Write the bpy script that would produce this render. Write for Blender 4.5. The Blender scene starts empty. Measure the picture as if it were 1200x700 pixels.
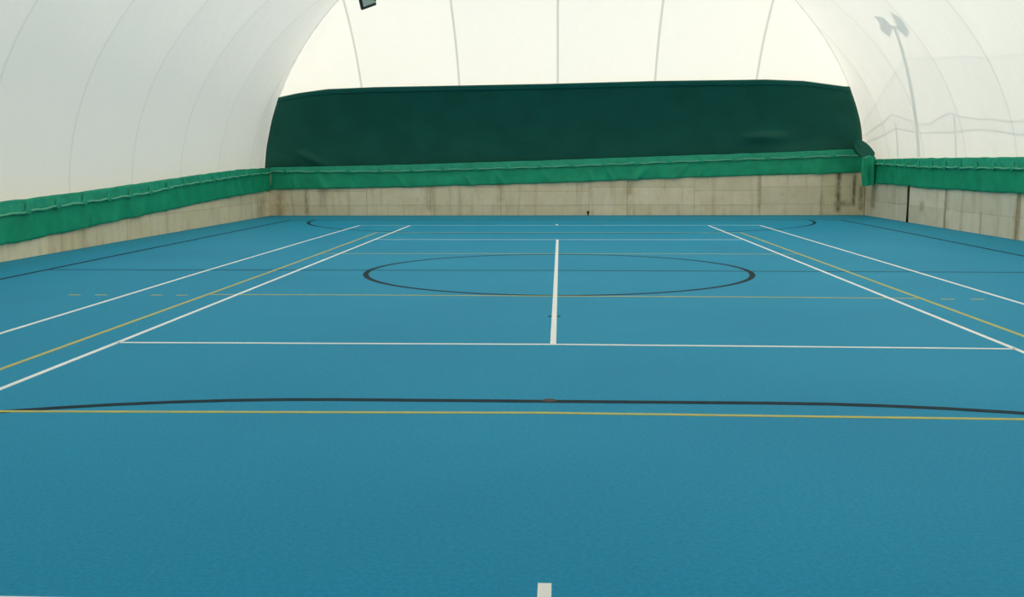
import bpy, bmesh, math, random
from mathutils import Vector, Matrix, noise as mnoise
random.seed(7)
PI = math.pi
scn = bpy.context.scene
col = scn.collection

# ------------------------------------------------------------------ camera
cam_d = bpy.data.cameras.new('camera')
cam_d.sensor_width = 36.0
cam_d.lens = 1158.77 / 1200 * 36.0
cam_d.clip_end = 400
cam = bpy.data.objects.new('camera', cam_d)
col.objects.link(cam)
pit, yaw, roll = 0.1334946, -0.0489077, -0.0032979
F = Vector((math.sin(yaw)*math.cos(pit), math.cos(yaw)*math.cos(pit), -math.sin(pit)))
R = Vector((math.cos(yaw), -math.sin(yaw), 0))
U = R.cross(F)
R2 = math.cos(roll)*R + math.sin(roll)*U
U2 = -math.sin(roll)*R + math.cos(roll)*U
M = Matrix((R2, U2, -F)).transposed().to_4x4()
M.translation = (0.0515, -15.419, 1.6364)
cam.matrix_world = M
scn.camera = cam

# ------------------------------------------------------------------ sky, sun, exposure
SUN_EL = math.radians(48)
SUN = Vector((0.564*math.cos(SUN_EL), 0.826*math.cos(SUN_EL), math.sin(SUN_EL))).normalized()
w = bpy.data.worlds.new('sky'); scn.world = w; w.use_nodes = True
nt = w.node_tree; nt.nodes.clear()
sky = nt.nodes.new('ShaderNodeTexSky'); sky.sky_type = 'NISHITA'; sky.sun_disc = False
sky.sun_elevation = SUN_EL; sky.sun_rotation = math.atan2(SUN.x, SUN.y)
sky.air_density = 1.0; sky.dust_density = 2.5; sky.ozone_density = 1.0
bg = nt.nodes.new('ShaderNodeBackground'); bg.inputs['Strength'].default_value = 1.52
wo = nt.nodes.new('ShaderNodeOutputWorld')
haze = nt.nodes.new('ShaderNodeMixRGB'); haze.inputs[0].default_value = 0.93      # thin bright overcast over most of the sky
haze.inputs[2].default_value = (0.99, 0.955, 0.86, 1)
nt.links.new(sky.outputs[0], haze.inputs[1]); nt.links.new(haze.outputs[0], bg.inputs[0]); nt.links.new(bg.outputs[0], wo.inputs[0])
sun_d = bpy.data.lights.new('sun', 'SUN'); sun_d.energy = 4.9; sun_d.angle = math.radians(0.53)
sun_d.color = (1.0, 0.90, 0.775)
sun = bpy.data.objects.new('sun', sun_d); col.objects.link(sun)
sun.rotation_euler = SUN.to_track_quat('Z', 'Y').to_euler(); sun.location = (20, 30, 30)
vs = scn.view_settings
vs.view_transform = 'Standard'; vs.look = 'None'; vs.gamma = 1.0; vs.use_curve_mapping = False
vs.exposure = 0.16
scn.cycles.max_bounces = 14; scn.cycles.diffuse_bounces = 10; scn.cycles.transparent_max_bounces = 12

# ------------------------------------------------------------------ material helpers
def lin(r, g, b):
    f = lambda c: (c/255/12.92) if c/255 <= 0.04045 else ((c/255+0.055)/1.055)**2.4
    return (f(r), f(g), f(b), 1.0)
class MatB:
    def __init__(s, name):
        s.m = bpy.data.materials.new(name); s.m.use_nodes = True
        s.t = s.m.node_tree; s.t.nodes.clear()
        s.out = s.t.nodes.new('ShaderNodeOutputMaterial')
    def n(s, kind, **kw):
        nd = s.t.nodes.new('ShaderNode' + kind)
        for k, v in kw.items():
            if k in nd.inputs: nd.inputs[k].default_value = v
            else: setattr(nd, k, v)
        return nd
    def l(s, a, b): s.t.links.new(a, b)
    def coords(s, scale=(1, 1, 1)):
        tc = s.n('TexCoord'); mp = s.n('Mapping'); mp.inputs['Scale'].default_value = scale
        s.l(tc.outputs['Object'], mp.inputs['Vector']); return mp.outputs['Vector']
    def noise(s, scale, detail=3, vec=None, rough=0.5):
        nd = s.n('TexNoise'); nd.inputs['Scale'].default_value = scale
        nd.inputs['Detail'].default_value = detail; nd.inputs['Roughness'].default_value = rough
        if vec is None: vec = s.coords()
        s.l(vec, nd.inputs['Vector']); return nd.outputs['Fac']
    def ramp(s, fac, stops):
        r = s.n('ValToRGB'); e = r.color_ramp.elements
        while len(e) < len(stops): e.new(0.5)
        for i, (p, c) in enumerate(stops):
            e[i].position = p; e[i].color = c if len(c) == 4 else (*c, 1)
        s.l(fac, r.inputs['Fac']); return r.outputs['Color']
    def mix(s, fac, a, b, mode='MIX'):
        m = s.n('MixRGB'); m.blend_type = mode
        for i, v in zip((0, 1, 2), (fac, a, b)):
            if hasattr(v, 'links'): s.l(v, m.inputs[i])
            else: m.inputs[i].default_value = v
        return m.outputs[0]
    def bump(s, h, strength, dist):
        b = s.n('Bump'); b.inputs['Strength'].default_value = strength; b.inputs['Distance'].default_value = dist
        s.l(h, b.inputs['Height']); return b.outputs['Normal']
    def principled(s, colr, rough=0.6, spec=0.3, normal=None, metal=0.0):
        p = s.n('BsdfPrincipled')
        if hasattr(colr, 'links'): s.l(colr, p.inputs['Base Color'])
        else: p.inputs['Base Color'].default_value = colr
        p.inputs['Roughness'].default_value = rough
        p.inputs['Specular IOR Level'].default_value = spec
        p.inputs['Metallic'].default_value = metal
        if normal is not None: s.l(normal, p.inputs['Normal'])
        return p
    def done(s, sh): s.l(sh.outputs[0], s.out.inputs['Surface']); return s.m

def cloth_mat(name, c, trans_c, trans, var=0.12, scale=6.0, weave=0.0):
    b = MatB(name)
    f = b.noise(scale, 4)
    k = b.ramp(f, [(0.3, (1-var,)*3), (0.7, (1+var,)*3)])
    cc = b.mix(1.0, c, k, 'MULTIPLY')
    nrm = b.bump(b.noise(scale*2.2, 3), 0.35, 0.03)
    d = b.n('BsdfDiffuse'); b.l(cc, d.inputs['Color']); b.l(nrm, d.inputs['Normal'])
    t = b.n('BsdfTranslucent'); t.inputs['Color'].default_value = trans_c; b.l(nrm, t.inputs['Normal'])
    g = b.n('BsdfGlossy'); g.inputs['Roughness'].default_value = 0.55; g.inputs['Color'].default_value = (0.6, 0.7, 0.65, 1)
    m1 = b.n('MixShader'); m1.inputs[0].default_value = trans
    b.l(d.outputs[0], m1.inputs[1]); b.l(t.outputs[0], m1.inputs[2])
    m2 = b.n('MixShader'); m2.inputs[0].default_value = 0.03
    b.l(m1.outputs[0], m2.inputs[1]); b.l(g.outputs[0], m2.inputs[2])
    return b.done(m2)

def membrane_mat(name, dif, tra, fac):
    b = MatB(name)
    v = b.coords((1.0, 1.0, 0.35))
    nrm = b.bump(b.noise(1.5, 3, v), 0.42, 0.10)
    d = b.n('BsdfDiffuse'); d.inputs['Color'].default_value = dif; b.l(nrm, d.inputs['Normal'])
    t = b.n('BsdfTranslucent'); t.inputs['Color'].default_value = tra; b.l(nrm, t.inputs['Normal'])
    m = b.n('MixShader'); m.inputs[0].default_value = fac
    b.l(d.outputs[0], m.inputs[1]); b.l(t.outputs[0], m.inputs[2])
    return b.done(m)
M_MEMB = membrane_mat('white translucent membrane', (0.90, 0.88, 0.825, 1), (0.80, 0.785, 0.72, 1), 0.28)
M_SEAM = membrane_mat('double membrane weld', (0.84, 0.82, 0.76, 1), (0.52, 0.51, 0.45, 1), 0.28)
M_CURT = cloth_mat('dark green curtain cloth', lin(28, 94, 80), lin(10, 50, 40), 0.05, 0.10, 1.2)
M_HEM = cloth_mat('curtain hem cloth', lin(32, 100, 88), lin(10, 50, 40), 0.05, 0.08, 2.0)
M_NET = cloth_mat('green windbreak netting', lin(36, 172, 128), lin(20, 160, 110), 0.15, 0.14, 2.5)
M_STRIP = cloth_mat('green netting double strip', lin(50, 178, 142), lin(30, 160, 110), 0.2, 0.14, 5.0)
M_ROPE = cloth_mat('pale green hem cord', lin(118, 208, 168), lin(90, 170, 140), 0.2, 0.08, 9.0)

M_SEAM_S = membrane_mat('thin side membrane weld', (0.86, 0.84, 0.78, 1), (0.66, 0.645, 0.585, 1), 0.28)
def concrete_mat(name, c1, c2, stain, amount=0.5, axis='X', streaks=()):
    b = MatB(name)
    oi = b.n('ObjectInfo')
    f = b.noise(1.6, 5, b.coords((1, 1, 1)), 0.6)
    base = b.mix(b.ramp(f, [(0.35, (0, 0, 0)), (0.65, (1, 1, 1))]), c1, c2)
    pv = b.ramp(oi.outputs['Random'], [(0.0, (0.90, 0.90, 0.88)), (1.0, (1.06, 1.05, 1.06))])
    base = b.mix(1.0, base, pv, 'MULTIPLY')
    s = b.noise(1.0, 4, b.coords((3.2, 3.2, 0.35)), 0.65)
    sm = b.ramp(s, [(0.52, (0, 0, 0)), (0.72, (amount,)*3)])
    base = b.mix(sm, base, stain)
    tc = b.n('TexCoord'); sx = b.n('SeparateXYZ'); b.l(tc.outputs['Object'], sx.inputs[0])
    for pos, wd, zlo, zhi, st in streaks:                # run-off stains, each with its own place and length
        def mr(sock, a0, a1, b0, b1):
            m_ = b.n('MapRange'); m_.interpolation_type = 'SMOOTHSTEP'
            b.l(sock, m_.inputs['Value'])
            for i_, v_ in zip((1, 2, 3, 4), (a0, a1, b0, b1)): m_.inputs[i_].default_value = v_
            return m_.outputs[0]
        def mth(op, a_, c_):
            m_ = b.n('Math'); m_.operation = op
            for i_, v_ in ((0, a_), (1, c_)):
                if hasattr(v_, 'links'): b.l(v_, m_.inputs[i_])
                else: m_.inputs[i_].default_value = v_
            return m_.outputs[0]
        dx = mth('ABSOLUTE', mth('SUBTRACT', sx.outputs[axis], pos), 0)
        k = mth('MULTIPLY', mr(dx, 0.0, wd, st, 0.0), mth('MULTIPLY', mr(sx.outputs['Z'], zlo-0.12, zlo+0.05, 0, 1), mr(sx.outputs['Z'], zhi-0.05, zhi+0.12, 1, 0)))
        nz = b.noise(7.0, 4, b.coords((1, 1, 0.5)))
        k = mth('MULTIPLY', k, mr(nz, 0.3, 0.62, 0.35, 1.0))
        base = b.mix(k, base, stain)
    g = b.noise(60, 2)
    gm = b.ramp(g, [(0.3, (0.94,)*3), (0.7, (1.05,)*3)])
    base = b.mix(1.0, base, gm, 'MULTIPLY')
    sp = b.noise(5.0, 3, b.coords((1, 1, 1)))
    base = b.mix(b.ramp(sp, [(0.62, (0, 0, 0)), (0.75, (0.5*amount,)*3)]), base, stain)
    nrm = b.bump(b.noise(25, 5), 0.35, 0.01)
    return b.done(b.principled(base, 0.9, 0.15, nrm))
M_CONC_F = concrete_mat('weathered concrete far', lin(250, 230, 198), lin(240, 217, 180), lin(172, 138, 92), 0.42, 'X', [(-9.35, .25, 0, 1, .6), (-8.44, .13, .1, 1, .65), (-7.9, .2, .3, 1, .4), (-4.3, .3, .2, .9, .4), (-1.95, .2, .5, 1.1, .5), (2.3, .25, .7, 1.3, .5), (6.55, .10, .1, 1.3, .5)])
M_CONC_L = concrete_mat('weathered concrete left', lin(252, 233, 198), lin(245, 222, 182), lin(186, 150, 102), 0.42, 'Y', [(3.2, .5, 0, .4, .4), (4.3, .4, 0, .5, .4), (16.3, .8, 0, .6, .6)])
M_CONC_R = concrete_mat('weathered concrete right', lin(248, 234, 210), lin(238, 221, 192), lin(172, 142, 100), 0.36, 'Y', [(10.62, .16, 0, 1.1, .95), (6.55, .2, 0, 1.1, .95), (13.36, .14, 0, 1.1, .9), (8.43, .10, 0, .5, .6), (16.6, .4, .3, 1.0, .8), (12.3, .3, .4, .6, .6)])
M_CONC_S = concrete_mat('rust stained concrete', lin(248, 228, 190), lin(236, 213, 172), lin(96, 74, 44), 0.4, 'X', [(9.1, .16, .15, 1.4, .8), (9.28, .4, .33, .42, .7), (9.60, .10, .35, 1.3, .8), (9.85, .15, .2, .9, .6)])
M_JOINT = concrete_mat('dirty concrete joint', lin(206, 188, 146), lin(184, 164, 122), lin(120, 96, 64), 0.6)
M_DIRT = concrete_mat('black joint sealant', lin(52, 48, 36), lin(80, 72, 54), lin(30, 26, 18), 0.6)

def floor_mat():
    b = MatB('blue acrylic court coating')
    big = b.noise(0.35, 4)
    fine = b.noise(42, 3, None, 0.7)
    c = b.mix(b.ramp(big, [(0.3, (0, 0, 0)), (0.7, (1, 1, 1))]), lin(12, 133, 176), lin(18, 142, 184))
    gr = b.ramp(fine, [(0.25, (0.80, 0.80, 0.80)), (0.75, (1.18, 1.18, 1.18))])
    c = b.mix(1.0, c, gr, 'MULTIPLY')
    nrm = b.bump(b.noise(120, 2), 0.12, 0.003)
    p = b.principled(c, 0.6, 0.09, nrm)
    p.inputs['Sheen Weight'].default_value = 0.22; p.inputs['Sheen Roughness'].default_value = 0.45
    p.inputs['Sheen Tint'].default_value = (0.15, 0.78, 0.85, 1)
    return b.done(p)
M_FLOOR = floor_mat()
def paint(name, c, worn):
    b = MatB(name)
    f = b.noise(9, 5, None, 0.65)
    cc = b.mix(b.ramp(f, [(0.42, (worn,)*3), (0.6, (0, 0, 0))]), c, lin(40, 145, 172))
    return b.done(b.principled(cc, 0.7, 0.12, None))
M_WHITE = paint('white line paint', lin(252, 250, 244), 0.08)
M_YELLOW = paint('yellow line paint', lin(204, 195, 104), 0.2)
M_BLACK = paint('black line paint', lin(12, 36, 48), 0.05)
def plain(name, c, rough=0.5, metal=0.0, spec=0.4):
    b = MatB(name)
    f = b.noise(14, 3)
    cc = b.mix(1.0, c, b.ramp(f, [(0.3, (0.9,)*3), (0.7, (1.08,)*3)]), 'MULTIPLY')
    return b.done(b.principled(cc, rough, spec, None, metal))
M_HOUS = plain('dark grey lamp housing', lin(62, 62, 56), 0.5)
M_REFL = plain('pale lamp reflector', lin(205, 205, 188), 0.35)
M_STEEL = plain('galvanised steel', lin(150, 152, 150), 0.45, 0.8)
M_CABLE = plain('pale cable', lin(190, 190, 180), 0.6)
M_DARK = plain('black rubber', lin(24, 24, 22), 0.7)
M_GROUND = plain('outdoor gravel ground', lin(150, 146, 132), 0.95)
def mesh_net_mat():
    b = MatB('outdoor ball stop netting')
    d = b.n('BsdfDiffuse'); d.inputs['Color'].default_value = lin(60, 80, 66)
    tr = b.n('BsdfTransparent'); m = b.n('MixShader')
    f = b.noise(1.5, 3)
    r = b.ramp(f, [(0.3, (0.09,)*3), (0.7, (0.14,)*3)])
    b.l(r, m.inputs[0]); b.l(tr.outputs[0], m.inputs[1]); b.l(d.outputs[0], m.inputs[2])
    return b.done(m)
M_ONET = mesh_net_mat()

# ------------------------------------------------------------------ object helpers
def link(name, me, mat, parent=None):
    o = bpy.data.objects.new(name, me); col.objects.link(o)
    if mat is not None and not me.materials: me.materials.append(mat)
    if parent is not None: o.parent = parent
    return o
def from_bm(name, bm, mat, parent=None, smooth=False):
    bmesh.ops.recalc_face_normals(bm, faces=bm.faces)
    me = bpy.data.meshes.new(name); bm.to_mesh(me); bm.free()
    if smooth:
        for p in me.polygons: p.use_smooth = True
    return link(name, me, mat, parent)
def empty(name, loc=(0, 0, 0), **props):
    o = bpy.data.objects.new(name, None); col.objects.link(o); o.location = loc
    o.empty_display_size = 0.2
    for k, v in props.items(): o[k] = v
    return o
def box(bm, x0, x1, y0, y1, z0, z1, bevel=0.0):
    vs_ = [bm.verts.new((x, y, z)) for x in (x0, x1) for y in (y0, y1) for z in (z0, z1)]
    fs = [bm.faces.new([vs_[i] for i in q]) for q in
          ((0, 1, 3, 2), (4, 6, 7, 5), (0, 4, 5, 1), (2, 3, 7, 6), (0, 2, 6, 4), (1, 5, 7, 3))]
    if bevel > 0:
        es = {e for f in fs for e in f.edges}
        bmesh.ops.bevel(bm, geom=list(es), offset=bevel, segments=1, affect='EDGES', profile=0.5)
def tube(bm, pts, r, n=8, closed_ends=True):
    pts = [Vector(p) for p in pts]; rings = []
    rr = r if isinstance(r, (list, tuple)) else [r]*len(pts)
    for i, p in enumerate(pts):
        d = (pts[min(i+1, len(pts)-1)] - pts[max(i-1, 0)]).normalized()
        a = d.cross(Vector((0, 0, 1)))
        if a.length < 1e-3: a = d.cross(Vector((1, 0, 0)))
        a.normalize(); b = d.cross(a)
        rings.append([bm.verts.new(p + rr[i]*(math.cos(2*PI*k/n)*a + math.sin(2*PI*k/n)*b)) for k in range(n)])
    for A_, B_ in zip(rings, rings[1:]):
        for k in range(n): bm.faces.new((A_[k], A_[(k+1) % n], B_[(k+1) % n], B_[k]))
    if closed_ends:
        bm.faces.new(rings[0][::-1]); bm.faces.new(rings[-1])
def grid_mesh(name, fn, nu, nv, mat, parent=None, solid=0.0, smooth=True):
    vs_ = [fn(i/nu, j/nv) for i in range(nu+1) for j in range(nv+1)]
    fs = [(i*(nv+1)+j, (i+1)*(nv+1)+j, (i+1)*(nv+1)+j+1, i*(nv+1)+j+1) for i in range(nu) for j in range(nv)]
    me = bpy.data.meshes.new(name); me.from_pydata([tuple(v) for v in vs_], [], fs)
    for p in me.polygons: p.use_smooth = smooth
    o = link(name, me, mat, parent)
    if solid > 0:
        md = o.modifiers.new('thickness', 'SOLIDIFY'); md.thickness = solid; md.offset = 0
    return o
def interp(pts, x):
    if x <= pts[0][0]: return pts[0][1]
    for (a, va), (b, vb) in zip(pts, pts[1:]):
        if x <= b: return va + (vb-va)*(x-a)/(b-a)
    return pts[-1][1]
def sm(t): t = max(0.0, min(1.0, t)); return t*t*(3-2*t)
def n1(x, y=0.0, z=0.0): return mnoise.noise(Vector((x, y, z)))

# ------------------------------------------------------------------ dome dimensions
XL, XR, YF, YB = -9.90, 10.06, 17.70, -18.30
A = (XR-XL)/2; XC = (XR+XL)/2
Z0, H = 1.0, 7.3
WL, WR, WF, WB = -9.65, 9.95, 17.45, -18.05        # inner faces of the concrete walls
def d_of(th): return A*(1-math.cos(th))             # th = 0 at the base of a side, pi/2 at the ridge
def z_of(th): return Z0 + H*math.sin(th)

# ------------------------------------------------------------------ floor and court markings
floor = from_bm('floor', (lambda bm: (box(bm, WL-0.1, WR+0.1, WB-0.1, WF+0.1, -0.2, 0.0), bm)[1])(bmesh.new()), M_FLOOR)
floor['kind'] = 'structure'; floor['label'] = 'bright blue acrylic sports floor with painted court lines'
def stripe(name, pts, wd, mat, h, label=None, closed=False):
    """a painted line of width wd along pts, h thick, lying on the floor"""
    pts = [Vector((*p, 0)) for p in pts]; n = len(pts); L_, R_ = [], []
    for i, p in enumerate(pts):
        a = pts[(i-1) % n] if closed else pts[max(i-1, 0)]
        b = pts[(i+1) % n] if closed else pts[min(i+1, n-1)]
        d = (b-a).normalized(); q = Vector((-d.y, d.x, 0))*wd/2
        L_.append(p+q); R_.append(p-q)
    bm = bmesh.new(); t = Vector((0, 0, h)); e = Vector((0, 0, -0.001))
    V = [[bm.verts.new(P+e), bm.verts.new(P+t), bm.verts.new(Q+t), bm.verts.new(Q+e)] for P, Q in zip(L_, R_)]
    rng = range(n if closed else n-1)
    for i in rng:
        a, b = V[i], V[(i+1) % n]
        for k in range(3): bm.faces.new((a[k], b[k], b[k+1], a[k+1]))
    if not closed: bm.faces.new(V[0]); bm.faces.new(V[-1][::-1])
    o = from_bm(name, bm, mat, floor)
    if label: o['label'] = label
    return o
HB, HY, HW = 0.0015, 0.0025, 0.0035
# black futsal lines
stripe('black_line', [(-8.15, -14.63), (-8.2, -1.4), (-8.22, 2.5), (-8.25, 14.63)], 0.08, M_BLACK, HB, 'black sideline along the left wall')
stripe('black_line', [(8.3, -14.63), (8.36, 2.65), (8.42, 8.7), (8.42, 14.63)], 0.08, M_BLACK, HB, 'black sideline along the right wall')
stripe('black_line', [(-8.2, 0.05), (0, 0.08), (8.36, -0.1)], 0.06, M_BLACK, HB, 'thin black halfway line across the court')
stripe('black_line', [(-8.25, 14.67), (8.42, 14.67)], 0.08, M_BLACK, HB, 'black goal line before the far wall')
stripe('black_circle', [(0.01+2.97*math.cos(2*PI*k/96), 2.94*math.sin(2*PI*k/96)-0.01) for k in range(96)], 0.085, M_BLACK, HB,
       'large black centre circle', closed=True)
far_arc = [(-1.5+5.98*math.cos(PI+PI/2*k/24), 14.63+5.98*math.sin(PI+PI/2*k/24)) for k in range(25)] + \
          [(1.5+5.98*math.cos(1.5*PI+PI/2*k/24), 14.63+5.98*math.sin(1.5*PI+PI/2*k/24)) for k in range(25)]
stripe('black_arc', far_arc, 0.085, M_BLACK, HB, 'black penalty area arc at the far end')
near_arc = [(-x, -y) for x, y in far_arc]
stripe('black_arc', near_arc, 0.085, M_BLACK, HB, 'black penalty area arc crossing the foreground')
# yellow volleyball lines
stripe('yellow_line', [(-4.52, -9.0), (-4.48, 0), (-4.5, 9.0)], 0.05, M_YELLOW, HY, 'yellow left sideline')
stripe('yellow_line', [(4.5, -9.0), (4.48, 0), (4.45, 9.0)], 0.05, M_YELLOW, HY, 'yellow right sideline')
stripe('yellow_line', [(-4.52, -9.1), (-3.73, -9.07), (-0.04, -8.98), (1.42, -9.01), (3.05, -9.04), (4.52, -9.07)], 0.05, M_YELLOW, HY, 'yellow end line crossing the foreground')
stripe('yellow_line', [(-4.5, 9.0), (4.45, 9.0)], 0.05, M_YELLOW, HY, 'yellow end line at the far end')
stripe('yellow_line', [(-4.48, -2.97), (-2.75, -2.96), (0, -3.01), (2.64, -3.05), (4.48, -3.13)], 0.05, M_YELLOW, HY, 'yellow attack line in front of the circle')
stripe('yellow_line', [(-4.48, 3.04), (0, 3.08), (4.45, 3.04)], 0.05, M_YELLOW, HY, 'yellow attack line behind the circle')
for x in (-6.21, -5.86, -5.13, -4.80): stripe('yellow_dash', [(x-0.075, -3.04), (x+0.075, -3.04)], 0.05, M_YELLOW, HY)
for x in (4.79, 5.145): stripe('yellow_dash', [(x-0.08, -3.19), (x+0.08, -3.19)], 0.05, M_YELLOW, HY)
# white tennis lines
stripe('white_line', [(-4.12, -11.93), (-4.10, -6.4), (-4.11, 6.4), (-4.11, 11.93)], 0.05, M_WHITE, HW, 'white left singles sideline')
stripe('white_line', [(4.11, -11.93), (4.11, -4.7), (4.11, 6.4), (4.10, 11.93)], 0.05, M_WHITE, HW, 'white right singles sideline')
stripe('white_line', [(-5.5, -11.93), (-5.5, -6), (-5.56, 0), (-5.56, 6), (-5.53, 11.93)], 0.05, M_WHITE, HW, 'white left doubles sideline')
stripe('white_line', [(5.5, -11.93), (5.51, 0), (5.5, 11.93)], 0.05, M_WHITE, HW, 'white right doubles sideline')
stripe('white_line', [(-4.10, -6.455), (-1.98, -6.44), (0, -6.43), (2.7, -6.49), (4.11, -6.53)], 0.05, M_WHITE, HW, 'white near service line')
stripe('white_line', [(-4.11, 6.62), (4.10, 6.62)], 0.036, M_WHITE, HW, 'faint white far service line')
stripe('white_line', [(-0.01, -6.41), (-0.01, 6.62)], 0.055, M_WHITE, HW, 'white centre service line')
stripe('white_line', [(-5.5, -11.935), (-1.0, -11.94), (5.5, -11.97)], 0.07, M_WHITE, HW, 'white near baseline at the picture edge')
stripe('white_line', [(-5.53, 11.93), (5.5, 11.93)], 0.03, M_WHITE, HW, 'white far baseline')
stripe('white_mark', [(-0.005, -11.92), (-0.005, -11.70)], 0.054, M_WHITE, HW, 'short white centre mark at the bottom edge')
stripe('white_mark', [(-0.04, 11.93), (-0.04, 12.45)], 0.06, M_WHITE, HW, 'white centre mark at the far end')
def disc(name, x, y, r, h, mat, label=None, n=14):
    bm = bmesh.new()
    bmesh.ops.create_cone(bm, cap_ends=True, segments=n, radius1=r, radius2=r*0.85, depth=h)
    bmesh.ops.translate(bm, verts=bm.verts, vec=(x, y, h/2-0.0005))
    o = from_bm(name, bm, mat, floor)
    if label: o['label'] = label
    return o
M_BROWN = plain('dark brown paint', lin(58, 40, 30), 0.6)
disc('penalty_spot', -0.02, -8.63, 0.055, 0.005, M_BROWN, 'small dark brown spot on the near arc')
disc('net_anchor', -0.058, -4.72, 0.02, 0.008, M_DARK)
disc('net_anchor', 0.038, -4.72, 0.02, 0.008, M_DARK)

# ------------------------------------------------------------------ concrete walls, each panel its own piece
def wall(name, axis, face, inward, a0, a1, top, thick, mat_back, panels, label):
    """axis 'x': wall runs along x at y=face; axis 'y': runs along y at x=face. inward = +-1 direction into the hall"""
    def bx(bm, u0, u1, d0, d1, z0, z1, bev=0.0):
        lo, hi = sorted((face + inward*d0, face + inward*d1))
        if axis == 'x': box(bm, u0, u1, lo, hi, z0, z1, bev)
        else: box(bm, lo, hi, u0, u1, z0, z1, bev)
    bm = bmesh.new(); bx(bm, a0, a1, -thick, -0.014, -0.2, top)
    root = from_bm(name, bm, mat_back); root['kind'] = 'structure'; root['label'] = label
    for (u0, u1, z0, z1, mt) in panels:
        off = random.uniform(-0.006, 0.006)
        bm = bmesh.new(); bx(bm, u0+0.005, u1-0.005, -0.018, off*0.7, z0+0.003, z1-0.003, 0.004)
        from_bm('concrete_panel', bm, mt, root)
    return root
pf = []
xs = [-9.9, -8.44, -6.4, -4.26, -1.92, 1.0, 2.26, 4.45, 6.59, 8.55, 9.95]
for i, (u0, u1) in enumerate(zip(xs, xs[1:])):
    m_ = M_CONC_S if u0 > 8.5 else M_CONC_F
    zz = [0.0, 0.35, 0.93, 1.42] if i % 3 != 1 else [0.0, 0.34, 0.80, 1.42]
    for z0, z1 in zip(zz, zz[1:]): pf.append((u0, u1, z0, z1, m_))
wall_far = wall('wall_far', 'x', WF, -1, WL-0.3, WR+0.3, 1.42, 0.30, M_JOINT, pf, 'weathered beige concrete wall at the far end under the dark green curtain')
pl = []
ys = [-18.0, -14.9, -11.9, -8.9, -5.9, -2.9, 0.1, 3.35, 6.5, 9.6, 12.5, 15.4, 17.4]
for u0, u1 in zip(ys, ys[1:]):
    for z0, z1 in ((0.0, 0.48), (0.48, 0.98)): pl.append((u0, u1, z0, z1, M_CONC_L))
wall_left = wall('wall_left', 'y', WL, 1, WB-0.3, WF+0.3, 0.98, 0.30, M_JOINT, pl, 'beige concrete wall along the left side below green netting')
pr = []
ys = [-18.0, -14.0, -10.0, -6.0, -1.6, 2.5, 6.6, 10.62, 13.36, 17.4]
for i, (u0, u1) in enumerate(zip(ys, ys[1:])):
    g0 = 0.05 if u1 > 13 and u1 < 14 else 0.02
    if 6 < u0 < 7:
        pr += [(u0+.03, 8.43, 0.0, 0.48, M_CONC_R), (8.43, u1-.03, 0.0, 0.48, M_CONC_R), (u0+.03, u1-.03, 0.48, 1.15, M_CONC_R)]
    else:
        pr += [(u0+.03, u1-g0, 0.0, 0.49, M_CONC_R), (u0+.03, u1-g0, 0.49, 1.15, M_CONC_R)]
wall_right = wall('wall_right', 'y', WR, -1, WB-0.3, WF+0.3, 1.15, 0.30, M_JOINT, pr, 'grey beige concrete wall along the right side, with dark joints')
bm = bmesh.new(); tube(bm, [(WR-0.015, 13.36, z) for z in (0.0, 0.3, 0.6, 0.9, 1.12)], [0.035, 0.026, 0.022, 0.03, 0.024], 8)
jt = from_bm('joint_filler', bm, M_DIRT, wall_right, True); jt['label'] = 'black filler in a vertical joint of the right wall'
pb = [(u, u+3.0, z0, z1, M_CONC_L) for u in (-9.6, -6.5, -3.4, -0.3, 2.8, 5.9) for z0, z1 in ((0, .5), (.5, 1.2))]
wall_back = wall('wall_back', 'x', WB, 1, WL-0.3, WR+0.3, 1.2, 0.30, M_JOINT, pb, 'concrete wall at the near end behind the viewer')
# small drain hole and scraps at the foot of the far wall
bm = bmesh.new(); tube(bm, [(0.97, WF+0.01, 0.10), (0.97, WF-0.012, 0.10)], 0.05, 12); tube(bm, [(0.97, WF-0.008, 0.055), (0.97, WF-0.012, 0.0)], 0.022, 8)
dr = from_bm('drain_outlet', bm, M_BROWN, wall_far); dr['label'] = 'small dark drain hole at the foot of the far wall'

# ------------------------------------------------------------------ inflated membrane: gores between weld seams
ceiling = empty('ceiling', (0, 0, 0), kind='structure', label='white translucent inflated dome membrane with weld seams')
NTH = 28
def billow(t): return 0.05*math.sin(PI*max(0.0, min(1.0, t)))
HW_ = 0.035                                           # half width of a weld
def th_of_d(d): return math.acos(max(-1, min(1, 1-d/A)))
def barrel_strip(name, y0, y1, mat, side, bl=True, parent=ceiling):
    """one gore of the barrel from a side's base to the ridge; cut back along the mitre at either end"""
    ths = [PI/2*i/NTH for i in range(NTH+1)]
    for yy in (y0, y1):
        for lim in (YF-yy, yy-YB):
            dd = lim - HW_
            if 0 < dd < A: ths.append(th_of_d(dd))
    ths = sorted(set(ths)); rows = []; NU = 8 if bl else 1
    for th in ths:
        d = d_of(th); lo = max(y0, YB+d+HW_); hi = min(y1, YF-d-HW_)
        if hi < lo - 1e-6: continue
        hi = max(hi, lo)
        nx, nz = math.cos(th)*H, math.sin(th)*A
        l = math.hypot(nx, nz); nx /= l; nz /= l
        row = []
        for k in range(NU+1):
            y = lo + (hi-lo)*k/NU
            b = billow((y-y0)/(y1-y0))*sm(th/0.3) if bl else 0.0
            b *= sm(min((YF-d-HW_-y), (y-YB-d-HW_))/0.5)
            x = XC - side*(A*math.cos(th) + b*nx); z = z_of(th) + b*nz
            row.append((x, y, z))
        rows.append(row)
    if len(rows) < 2: return None
    return rows_mesh(name, rows, mat, parent)
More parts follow.
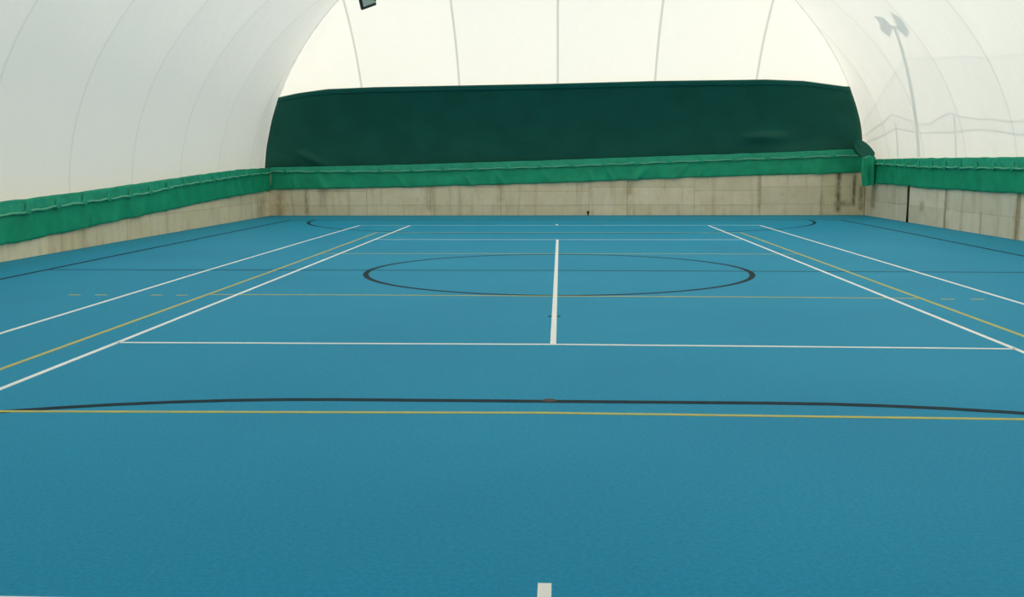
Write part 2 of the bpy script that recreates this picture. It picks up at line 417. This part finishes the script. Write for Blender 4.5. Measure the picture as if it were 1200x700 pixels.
def rows_mesh(name, rows, mat, parent):
    n = len(rows[0]); vs_ = [p for r in rows for p in r]
    fs = [(i*n+k, i*n+k+1, (i+1)*n+k+1, (i+1)*n+k) for i in range(len(rows)-1) for k in range(n-1)]
    me = bpy.data.meshes.new(name); me.from_pydata(vs_, [], fs)
    bm = bmesh.new(); bm.from_mesh(me); bmesh.ops.remove_doubles(bm, verts=bm.verts, dist=1e-4)
    bmesh.ops.dissolve_degenerate(bm, edges=bm.edges, dist=1e-5); bm.to_mesh(me); bm.free()
    for p in me.polygons: p.use_smooth = True
    return link(name, me, mat, parent)
def cap_strip(name, x0, x1, mat, end, bl=True, parent=ceiling):
    ths = [PI/2*i/NTH for i in range(NTH+1)]
    for xx in (x0, x1):
        dd = A - abs(xx-XC) - HW_
        if 0 < dd < A: ths.append(th_of_d(dd))
    ths = sorted(set(ths)); rows = []; NU = 8 if bl else 1
    for th in ths:
        d = d_of(th); lo = max(x0, XL+d+HW_); hi = min(x1, XR-d-HW_)
        if hi < lo - 1e-6: continue
        hi = max(hi, lo)
        ny, nz = math.cos(th)*H, math.sin(th)*A
        l = math.hypot(ny, nz); ny /= l; nz /= l
        row = []
        for k in range(NU+1):
            x = lo + (hi-lo)*k/NU
            b = billow((x-x0)/(x1-x0))*sm(th/0.3) if bl else 0.0
            b *= sm(min((XR-d-HW_-x), (x-XL-d-HW_))/0.5)
            y = (YF - d + b*ny) if end > 0 else (YB + d - b*ny)
            row.append((x, y, z_of(th) + b*nz))
        rows.append(row)
    if len(rows) < 2: return None
    return rows_mesh(name, rows, mat, parent)
def mitre(side, end):
    rows = []
    for i in range(NTH*2+1):
        th = PI/2*i/(NTH*2); d = d_of(th); z = z_of(th); s = HW_
        xe = XC - side*A + side*d; ye = (YF-d) if end > 0 else (YB+d)
        rows.append([(xe, ye - end*s, z), (xe + side*s, ye, z)])
    return rows_mesh('weld_seam', rows, M_SEAM, ceiling)
seams_y = [-16.7, -13.7, -10.7, -7.7, -4.7, -1.7, 1.3, 4.3, 7.27, 10.23, 13.15, 16.1]
for side in (1, -1):
    if side < 0: seams_y = [-15.3, -12.5, -9.7, -6.9, -4.2, -1.5, 1.25, 4.05, 6.87, 9.6, 12.42, 15.3]
    edges_y = [YB] + seams_y + [YF]
    for i in range(len(edges_y)-1):
        a = edges_y[i] + (HW_ if i else 0); b = edges_y[i+1] - (HW_ if i < len(edges_y)-2 else 0)
        barrel_strip('membrane_panel', a, b, M_MEMB, side)
    for y in seams_y: barrel_strip('weld_seam', y-HW_, y+HW_, M_SEAM_S, side, False)
seams_x = [-9.42, -6.34, -3.18, -0.04, 3.03, 6.20, 9.36]
edges_x = [XL] + seams_x + [XR]
for end in (1, -1):
    for i in range(len(edges_x)-1):
        a = edges_x[i] + (HW_ if i else 0); b = edges_x[i+1] - (HW_ if i < len(edges_x)-2 else 0)
        cap_strip('membrane_panel', a, b, M_MEMB, end)
    for x in seams_x: cap_strip('weld_seam', x-HW_, x+HW_, M_SEAM, end, False)
    for side in (1, -1): mitre(side, end)

# ------------------------------------------------------------------ dark green backdrop curtain on the far end
curtain = empty('backdrop_curtain', (0, 17.3, 1.5), label='large dark green backdrop curtain covering the far end of the hall', category='curtain')
def P0(o, v): return (v[0]-o.location.x, v[1]-o.location.y, v[2]-o.location.z)
TOP = [(-9.05, 3.86), (-8.5, 3.98), (-7.57, 4.10), (-6.0, 4.15), (-0.4, 4.21), (3, 4.27), (6.6, 4.29), (7.8, 4.24), (9.0, 4.07)]
def cap_d(z): return d_of(math.asin(max(0.0, min(1.0, (z-Z0)/H))))
def left_edge(z): return XL + cap_d(z) + 0.02 + 0.01*n1(z*2.0)
def right_edge(z): return XR - cap_d(z) - 0.03 - 0.10*sm((3.2-z)/1.6)
def curt(u, v, zt_off=0.0, lift=0.0):
    # v: 0 at the bottom, 1 at the top
    uu = u
    zt = interp(TOP, left_edge(3.9) + u*(right_edge(4.0)-left_edge(3.9))) + zt_off
    zb = 1.35 + 0.35*u
    z = zb + (zt-zb)*v
    x = left_edge(z) + uu*(right_edge(z)-left_edge(z))
    inset = 0.07 + lift
    f = 0.030*n1(x*0.55, z*0.8, 3.1) + 0.014*n1(x*1.7, z*2.6, 8.0)
    
    f += 0.11*math.exp(-((x-6.7)/0.7)**2 - ((z-2.52)/0.15)**2)                    # dent
    f += 0.10*math.exp(-((x+8.2)/0.5)**2 - ((z-1.95+0.5*(x+8.4))/0.10)**2)        # crease, left
    f *= sm(v/0.12)*sm((1-v)/0.08)
    f += 0.085*math.exp(-((x-8.0)/1.6)**2)*sm((2.62-z)/0.65)                       # slack belly above the netting, right
    y = YF - cap_d(z) - inset - max(-0.03, f)
    return P0(curtain, (x, y, z))
grid_mesh('cloth', lambda u, v: curt(u, v), 150, 44, M_CURT, curtain, 0.006)
grid_mesh('top_hem', lambda u, v: curt(u, 1.0-0.062*(1-v), 0.0, 0.016+0.008*math.sin(v*PI)), 120, 4, M_HEM, curtain, 0.008)
# unseen curtain added behind the viewer to keep light off the near floor
curtain_added = empty('backdrop_curtain', (0, YB+0.5, 1.3), label='added dark green curtain behind the viewer, unseen, dimming the foreground', category='curtain')
def curt_added(u, v):
    z = 1.3 + 4.2*v; d = cap_d(z)
    x = XL+d+0.1 + u*(XR-XL-2*d-0.2)
    return P0(curtain_added, (x, YB + d + 0.09 + 0.03*n1(x*0.6, z, 4.0), z))
grid_mesh('cloth', curt_added, 60, 12, M_CURT, curtain_added, 0.006)
# gathered tail of the curtain at the right corner
def tail(u, v):
    z = 1.86 + 0.58*v; a = u*2*PI
    r = math.sqrt(max(0.0, 1-(max(0, v-0.15)/0.85)**2.4)) + 0.004
    r *= (0.72 + 0.28*sm(v/0.3))*(1 + 0.10*math.sin(7*a+3*v) + 0.05*math.sin(12*a))
    return P0(curtain, (9.67 - 0.08*v + r*0.28*math.cos(a), 16.42 + 0.85*v + r*0.16*math.sin(a), z))
tl = grid_mesh('gathered_end', tail, 48, 14, M_CURT, curtain)

# ------------------------------------------------------------------ green windbreak netting over the walls
def netting(name, label, axis, face, inward, pts_top, pts_str, pts_hem, a0, a1, tie_at, seed, nu, offset=0.05):
    mid = (a0+a1)/2
    root = empty(name, (mid, face, 1.0) if axis == 'x' else (face, mid, 1.0), label=label, category='netting')
    folds = [(random.Random(seed+i).uniform(a0, a1), random.Random(seed*3+i).uniform(0.035, 0.12),
              random.Random(seed*5+i).uniform(0.03, 0.08), random.Random(seed*7+i).uniform(-0.5, 0.5)) for i in range(int((a1-a0)*1.1))]
    def put(s, z, off):
        p = (s, face + inward*off, z) if axis == 'x' else (face + inward*off, s, z)
        return P0(root, p)
    def disp(s, v):    # v 0 at the stripe, 1 at the hem
        e = 0.014*n1(s*1.3, v*1.5, seed) + 0.008*n1(s*4.0, v*2.0, seed+5)
        for c, wd, h, sl in folds:
            q = (s - c - sl*v)/(wd*(0.6+0.8*v))
            if abs(q) < 3: e += h*math.exp(-q*q)*(0.25+0.75*v)
        return e
    def hem(s): return interp(pts_hem, s) + 0.018*n1(s*1.9, 0.3, seed) + 0.02*n1(s*6.0, 1.3, seed)*max(0, n1(s*0.8, 2.0, seed))
    def body(u, v):
        s = a0 + u*(a1-a0); z1 = interp(pts_str, s); z0 = hem(s)
        return put(s, z1 + (z0-z1)*v, offset + disp(s, v))
    grid_mesh('net_cloth', body, nu, 12, M_NET, root, 0.004)
    def strip(u, v):   # folded-over strip from the cord up to the top edge
        s = a0 + u*(a1-a0); z0 = interp(pts_str, s) - 0.015; z1 = interp(pts_top, s) + 0.012*n1(s*2.1, 5.0, seed)
        k = min(abs(s-t) for t in tie_at)
        e = 0.02*n1(s*2.0, v*2, seed+9) + 0.035*math.exp(-(k/0.16)**2)*(1-v)
        return put(s, z0 + (z1-z0)*v, offset + 0.022 + e - 0.03*v)
    grid_mesh('top_strip', strip, nu, 5, M_STRIP, root, 0.004)
    bm = bmesh.new(); n = max(30, int((a1-a0)*5))
    tube(bm, [put(a0+(a1-a0)*i/n, interp(pts_str, a0+(a1-a0)*i/n) + 0.012*math.sin(i*1.7) - 0.006, offset+0.045) for i in range(n+1)], 0.026, 6)
    from_bm('hem_cord', bm, M_ROPE, root, True)
    for t in tie_at:   # each tie: a pinched triangle of netting knotted over the cord
        z = interp(pts_str, t); zt = min(interp(pts_top, t)-0.02, z+0.16)
        bm = bmesh.new(); o_ = offset
        P = [put(t-0.12, z+0.0, o_+0.055), put(t+0.12, z+0.0, o_+0.055), put(t+0.02, zt, o_+0.05), put(t-0.02, zt, o_+0.05),
             put(t-0.05, z-0.05, o_+0.085), put(t+0.05, z-0.05, o_+0.085), put(t, z+0.02, o_+0.10)]
        V = [bm.verts.new(p) for p in P]
        for q in ((0, 4, 6), (4, 5, 6), (5, 1, 6), (1, 2, 6), (2, 3, 6), (3, 0, 6), (0, 3, 2, 1), (0, 1, 5, 4)):
            bm.faces.new([V[i] for i in q])
        from_bm('tie', bm, M_STRIP, root)
    return root
netting('windbreak_net', 'green windbreak netting hung along the left wall', 'y', WL, 1,
        [(-18, 0.9), (1.64, 1.06), (4.27, 1.15), (7.34, 1.28), (10.56, 1.42), (14.0, 1.55), (17.4, 1.60)],
        [(-18, 0.7), (1.61, 0.83), (3.3, 0.91), (5.33, 0.97), (7.31, 1.04), (9.37, 1.18), (14.78, 1.39), (17.4, 1.44)],
        [(-18, 0.2), (1.54, 0.31), (3.82, 0.39), (5.91, 0.49), (7.25, 0.53), (10.46, 0.66), (13.91, 0.78), (17.4, 0.84)],
        -17.9, 17.34, [2.05+1.08*k for k in range(-18, 15)], 11, 420)
netting('windbreak_net', 'green windbreak netting hung across the far wall below the dark curtain', 'x', WF, -1,
        [(-9.86, 1.60), (-5.25, 1.68), (-0.42, 1.81), (4.33, 1.96), (6.82, 2.03), (9.56, 2.14), (10, 2.16)],
        [(-9.57, 1.47), (-5.54, 1.47), (-0.42, 1.60), (4.34, 1.77), (9.02, 1.92), (10, 1.95)],
        [(-9.88, 0.86), (-9.3, 0.88), (-5.26, 0.95), (-0.42, 1.07), (1.83, 1.15), (4.07, 1.24), (6.84, 1.32), (9.04, 1.36), (10, 1.40)],
        -9.60, 9.87, [-0.62+1.055*k for k in range(-8, 10)], 23, 280)
netting('windbreak_net', 'green windbreak netting hung along the right wall', 'y', WR, -1,
        [(-18, 1.78), (6.5, 1.79), (12.6, 1.81), (17.4, 1.80)],
        [(-18, 1.54), (6.67, 1.55), (11.91, 1.57), (15.8, 1.66), (17.4, 1.66)],
        [(-18, 1.02), (6.4, 1.02), (7.22, 1.01), (9.05, 1.01), (12.47, 1.0), (13.83, 1.05), (17.4, 1.04)],
        -17.9, 17.24, [6.75+0.95*k for k in range(-25, 11)], 37, 420)
# net bundle hanging in the far right corner
bundle = empty('net_bundle', (9.645, 16.25, 1.0), label='bunched green netting hanging in the far right corner', category='netting')
def bund(u, v):
    a = u*2*PI; z = 0.99 + 0.87*v + 0.02*math.sin(3*a)
    r = (0.20 + 0.03*math.sin(v*3))*(1 + 0.16*math.sin(6*a+1.5*v) + 0.06*math.sin(13*a+3*v))
    return P0(bundle, (9.66 + r*0.84*math.cos(a), 16.22 + r*0.66*math.sin(a), z))
grid_mesh('net_folds', bund, 60, 10, M_NET, bundle)
def btop(u, v):
    a = u*2*PI; r = 0.21*(1-v)*(1+0.16*math.sin(6*a+1.5))
    return P0(bundle, (9.66 + r*0.84*math.cos(a), 16.22 + r*0.66*math.sin(a), 1.86 + 0.06*v))
grid_mesh('knot', btop, 40, 3, M_STRIP, bundle)

# ------------------------------------------------------------------ hanging floodlight (top edge of the picture)
lamp = empty('hanging_floodlight', (-4.97, 10.6, 5.795), label='dark grey floodlight hanging from the dome at the top edge', category='floodlight')
def lbox(name, sx, sy, sz, c, rot, mat, parent, bev=0.02, taper=1.0):
    bm = bmesh.new(); box(bm, -sx/2, sx/2, -sy/2, sy/2, -sz/2, sz/2)
    if taper != 1.0:
        for v in bm.verts:
            if v.co.y > 0: v.co.x *= taper; v.co.z *= taper
    bmesh.ops.bevel(bm, geom=list(bm.edges), offset=bev, segments=2, affect='EDGES')
    bmesh.ops.transform(bm, verts=bm.verts, matrix=Matrix.Translation(c) @ rot)
    return from_bm(name, bm, mat, parent)
rot = Matrix.Rotation(math.radians(28), 4, 'Z') @ Matrix.Rotation(math.radians(-22), 4, 'Y') @ Matrix.Rotation(math.radians(30), 4, 'X')
lbox('housing', 0.46, 0.26, 0.34, Vector((0, 0.03, 0.08)), rot, M_HOUS, lamp, 0.02, 0.6)
lbox('reflector', 0.36, 0.02, 0.22, Vector((0, 0.03, 0.08)) + rot.to_3x3() @ Vector((0.03, -0.135, 0.03)), rot, M_REFL, lamp, 0.006)
bm = bmesh.new(); tube(bm, [(-0.33, 0.02, 0.10), (-0.33, 0.02, 0.22), (-0.25, 0.02, 0.36), (0.24, 0.02, 0.42), (0.27, 0.02, 0.26), (0.25, 0.02, 0.06)], 0.022, 8)
from_bm('bracket', bm, M_HOUS, lamp, True)
zc = Z0 + H*math.sin(math.acos((abs(-4.90-XC))/A)) - 5.795
zc2 = Z0 + H*math.sin(th_of_d(YF-10.6)) - 5.795
zc = min(zc, zc2)
bm = bmesh.new(); tube(bm, [(0, 0.02, 0.38), (0, 0.02, zc-0.0)], 0.012, 6); from_bm('cable', bm, M_CABLE, lamp, True)
lbox('anchor_plate', 0.18, 0.18, 0.03, Vector((0, 0.02, zc)), Matrix.Identity(4), M_CABLE, lamp, 0.006)

# ------------------------------------------------------------------ outdoors: ground, floodlight mast and ball stop netting on the sunny side
bm = bmesh.new(); box(bm, -70, 70, -70, 70, -0.6, -0.21)
ground = from_bm('ground', bm, M_GROUND); ground['kind'] = 'structure'
MX, MY = 11.2, 14.63
mast = empty('floodlight_mast', (MX, MY, -0.21), label='twin floodlight mast outside, its shadow falling on the right side of the dome', category='lamp mast')
bm = bmesh.new(); tube(bm, [(0, 0, 0), (0, 0, 5.5), (0, 0, 10.55)], [0.085, 0.07, 0.055], 12); from_bm('pole', bm, M_STEEL, mast, True)
bm = bmesh.new(); box(bm, -0.2, 0.2, -0.2, 0.2, 0, 0.04, 0.01); from_bm('base_plate', bm, M_STEEL, mast)
E1 = Vector((-SUN.y, SUN.x, 0)).normalized(); E2 = SUN.cross(E1); E2 = -E2 if E2.z < 0 else E2
HT = Vector((0, 0, 10.30+0.21))
bm = bmesh.new(); tube(bm, [HT + E1*0.36 + E2*0.02, HT + E2*0.12, HT - E1*0.30 + E2*0.36], 0.06, 8); from_bm('crossbar', bm, M_STEEL, mast, True)
def head(outline, lensc):
    bm = bmesh.new(); k = [(-0.10, 0.8), (0.0, 1.0), (0.14, 1.0)]
    cx_ = sum(p[0] for p in outline)/len(outline); cy_ = sum(p[1] for p in outline)/len(outline)
    rings = [[bm.verts.new(HT + E1*(cx_+(a-cx_)*f) + E2*(cy_+(b_-cy_)*f) + SUN*d) for a, b_ in outline] for d, f in k]
    n = len(outline)
    for A_, B_ in zip(rings, rings[1:]):
        for q in range(n): bm.faces.new((A_[q], A_[(q+1) % n], B_[(q+1) % n], B_[q]))
    bm.faces.new(rings[0]); bm.faces.new(rings[-1][::-1])
    h = from_bm('lamp_head', bm, M_HOUS, mast)
    bm = bmesh.new()
    V = [bm.verts.new(HT + E1*(cx_+(a-cx_)*0.6) + E2*(cy_+(b_-cy_)*0.6) - SUN*d) for d in (0.099, 0.112) for a, b_ in outline]
    for q in range(n): bm.faces.new((V[q], V[(q+1) % n], V[n+(q+1) % n], V[n+q]))
    bm.faces.new(V[:n]); bm.faces.new(V[n:][::-1])
    from_bm('lens', bm, M_REFL, h)
head([(0.61, 0.17), (0.26, 0.34), (0.08, 0.06), (0.31, -0.49), (0.58, -0.37), (0.50, -0.07)], 0)
head([(-0.06, 0.84), (-0.39, 0.80), (-0.52, 0.40), (-0.33, 0.0), (-0.12, 0.10), (-0.11, 0.55)], 0)
# ball stop net hung between mast and poles
NX = MX + 0.25
net_out = empty('ball_stop_net', (NX, 10.0, -0.21), label='outdoor ball stop netting on poles, shading the right side of the dome', category='netting')
TOPN = [(-14, 6.9), (2, 6.8), (8.08, 7.49), (10.93, 7.99), (14.58, 8.74), (16.36, 7.66), (18.4, 6.4), (20.6, 5.2)]
TOPN = [(y+0.366, z+0.49) for y, z in TOPN]
def onet(u, v):
    y = -14 + 35*u; z = 0.0 + interp(TOPN, y)*v
    return (0.04*n1(y*0.4, z*0.5), y-10.0, z+0.21)
grid_mesh('mesh_panel', onet, 140, 10, M_ONET, net_out)
for y in (-14, -6, 2, 8.44, 12.5, 16.84, 20.9):
    bm = bmesh.new(); tube(bm, [(0.09, y-10, 0), (0.09, y-10, (interp(TOPN, y) if not 10 < y < 18 else 6.3)+0.21)], 0.03, 8); from_bm('post', bm, M_STEEL, net_out, True)
bm = bmesh.new(); tube(bm, [onet(i/140, 1) for i in range(141)], 0.008, 6); from_bm('top_rope', bm, M_CABLE, net_out, True)
LO1 = [(-14, 5.0), (8.3, 5.11), (10.43, 5.25), (12.14, 5.69), (13.64, 5.31), (15.2, 5.59), (16.47, 5.97), (18.48, 5.30), (20.5, 4.9)]
LO2 = [(-14, 4.6), (8.31, 4.69), (11.18, 4.98), (12.24, 4.91), (13.09, 4.94), (15.2, 5.1), (16.34, 5.28), (18.4, 4.9), (20.5, 4.6)]
def lonet(u, v):
    y = -14 + 34.8*u; a = interp(LO1, y-0.366)+0.49; b_ = interp(LO2, y-0.366)+0.49
    return (-0.05+0.02*n1(y, v), y-10.0, a + (b_-a)*v + 0.21)
grid_mesh('lower_band', lonet, 140, 4, M_ONET, net_out)
for v in (0, 1):
    bm = bmesh.new(); tube(bm, [lonet(i/140, v) for i in range(141)], 0.014, 6); from_bm('lower_rope', bm, M_CABLE, net_out, True)
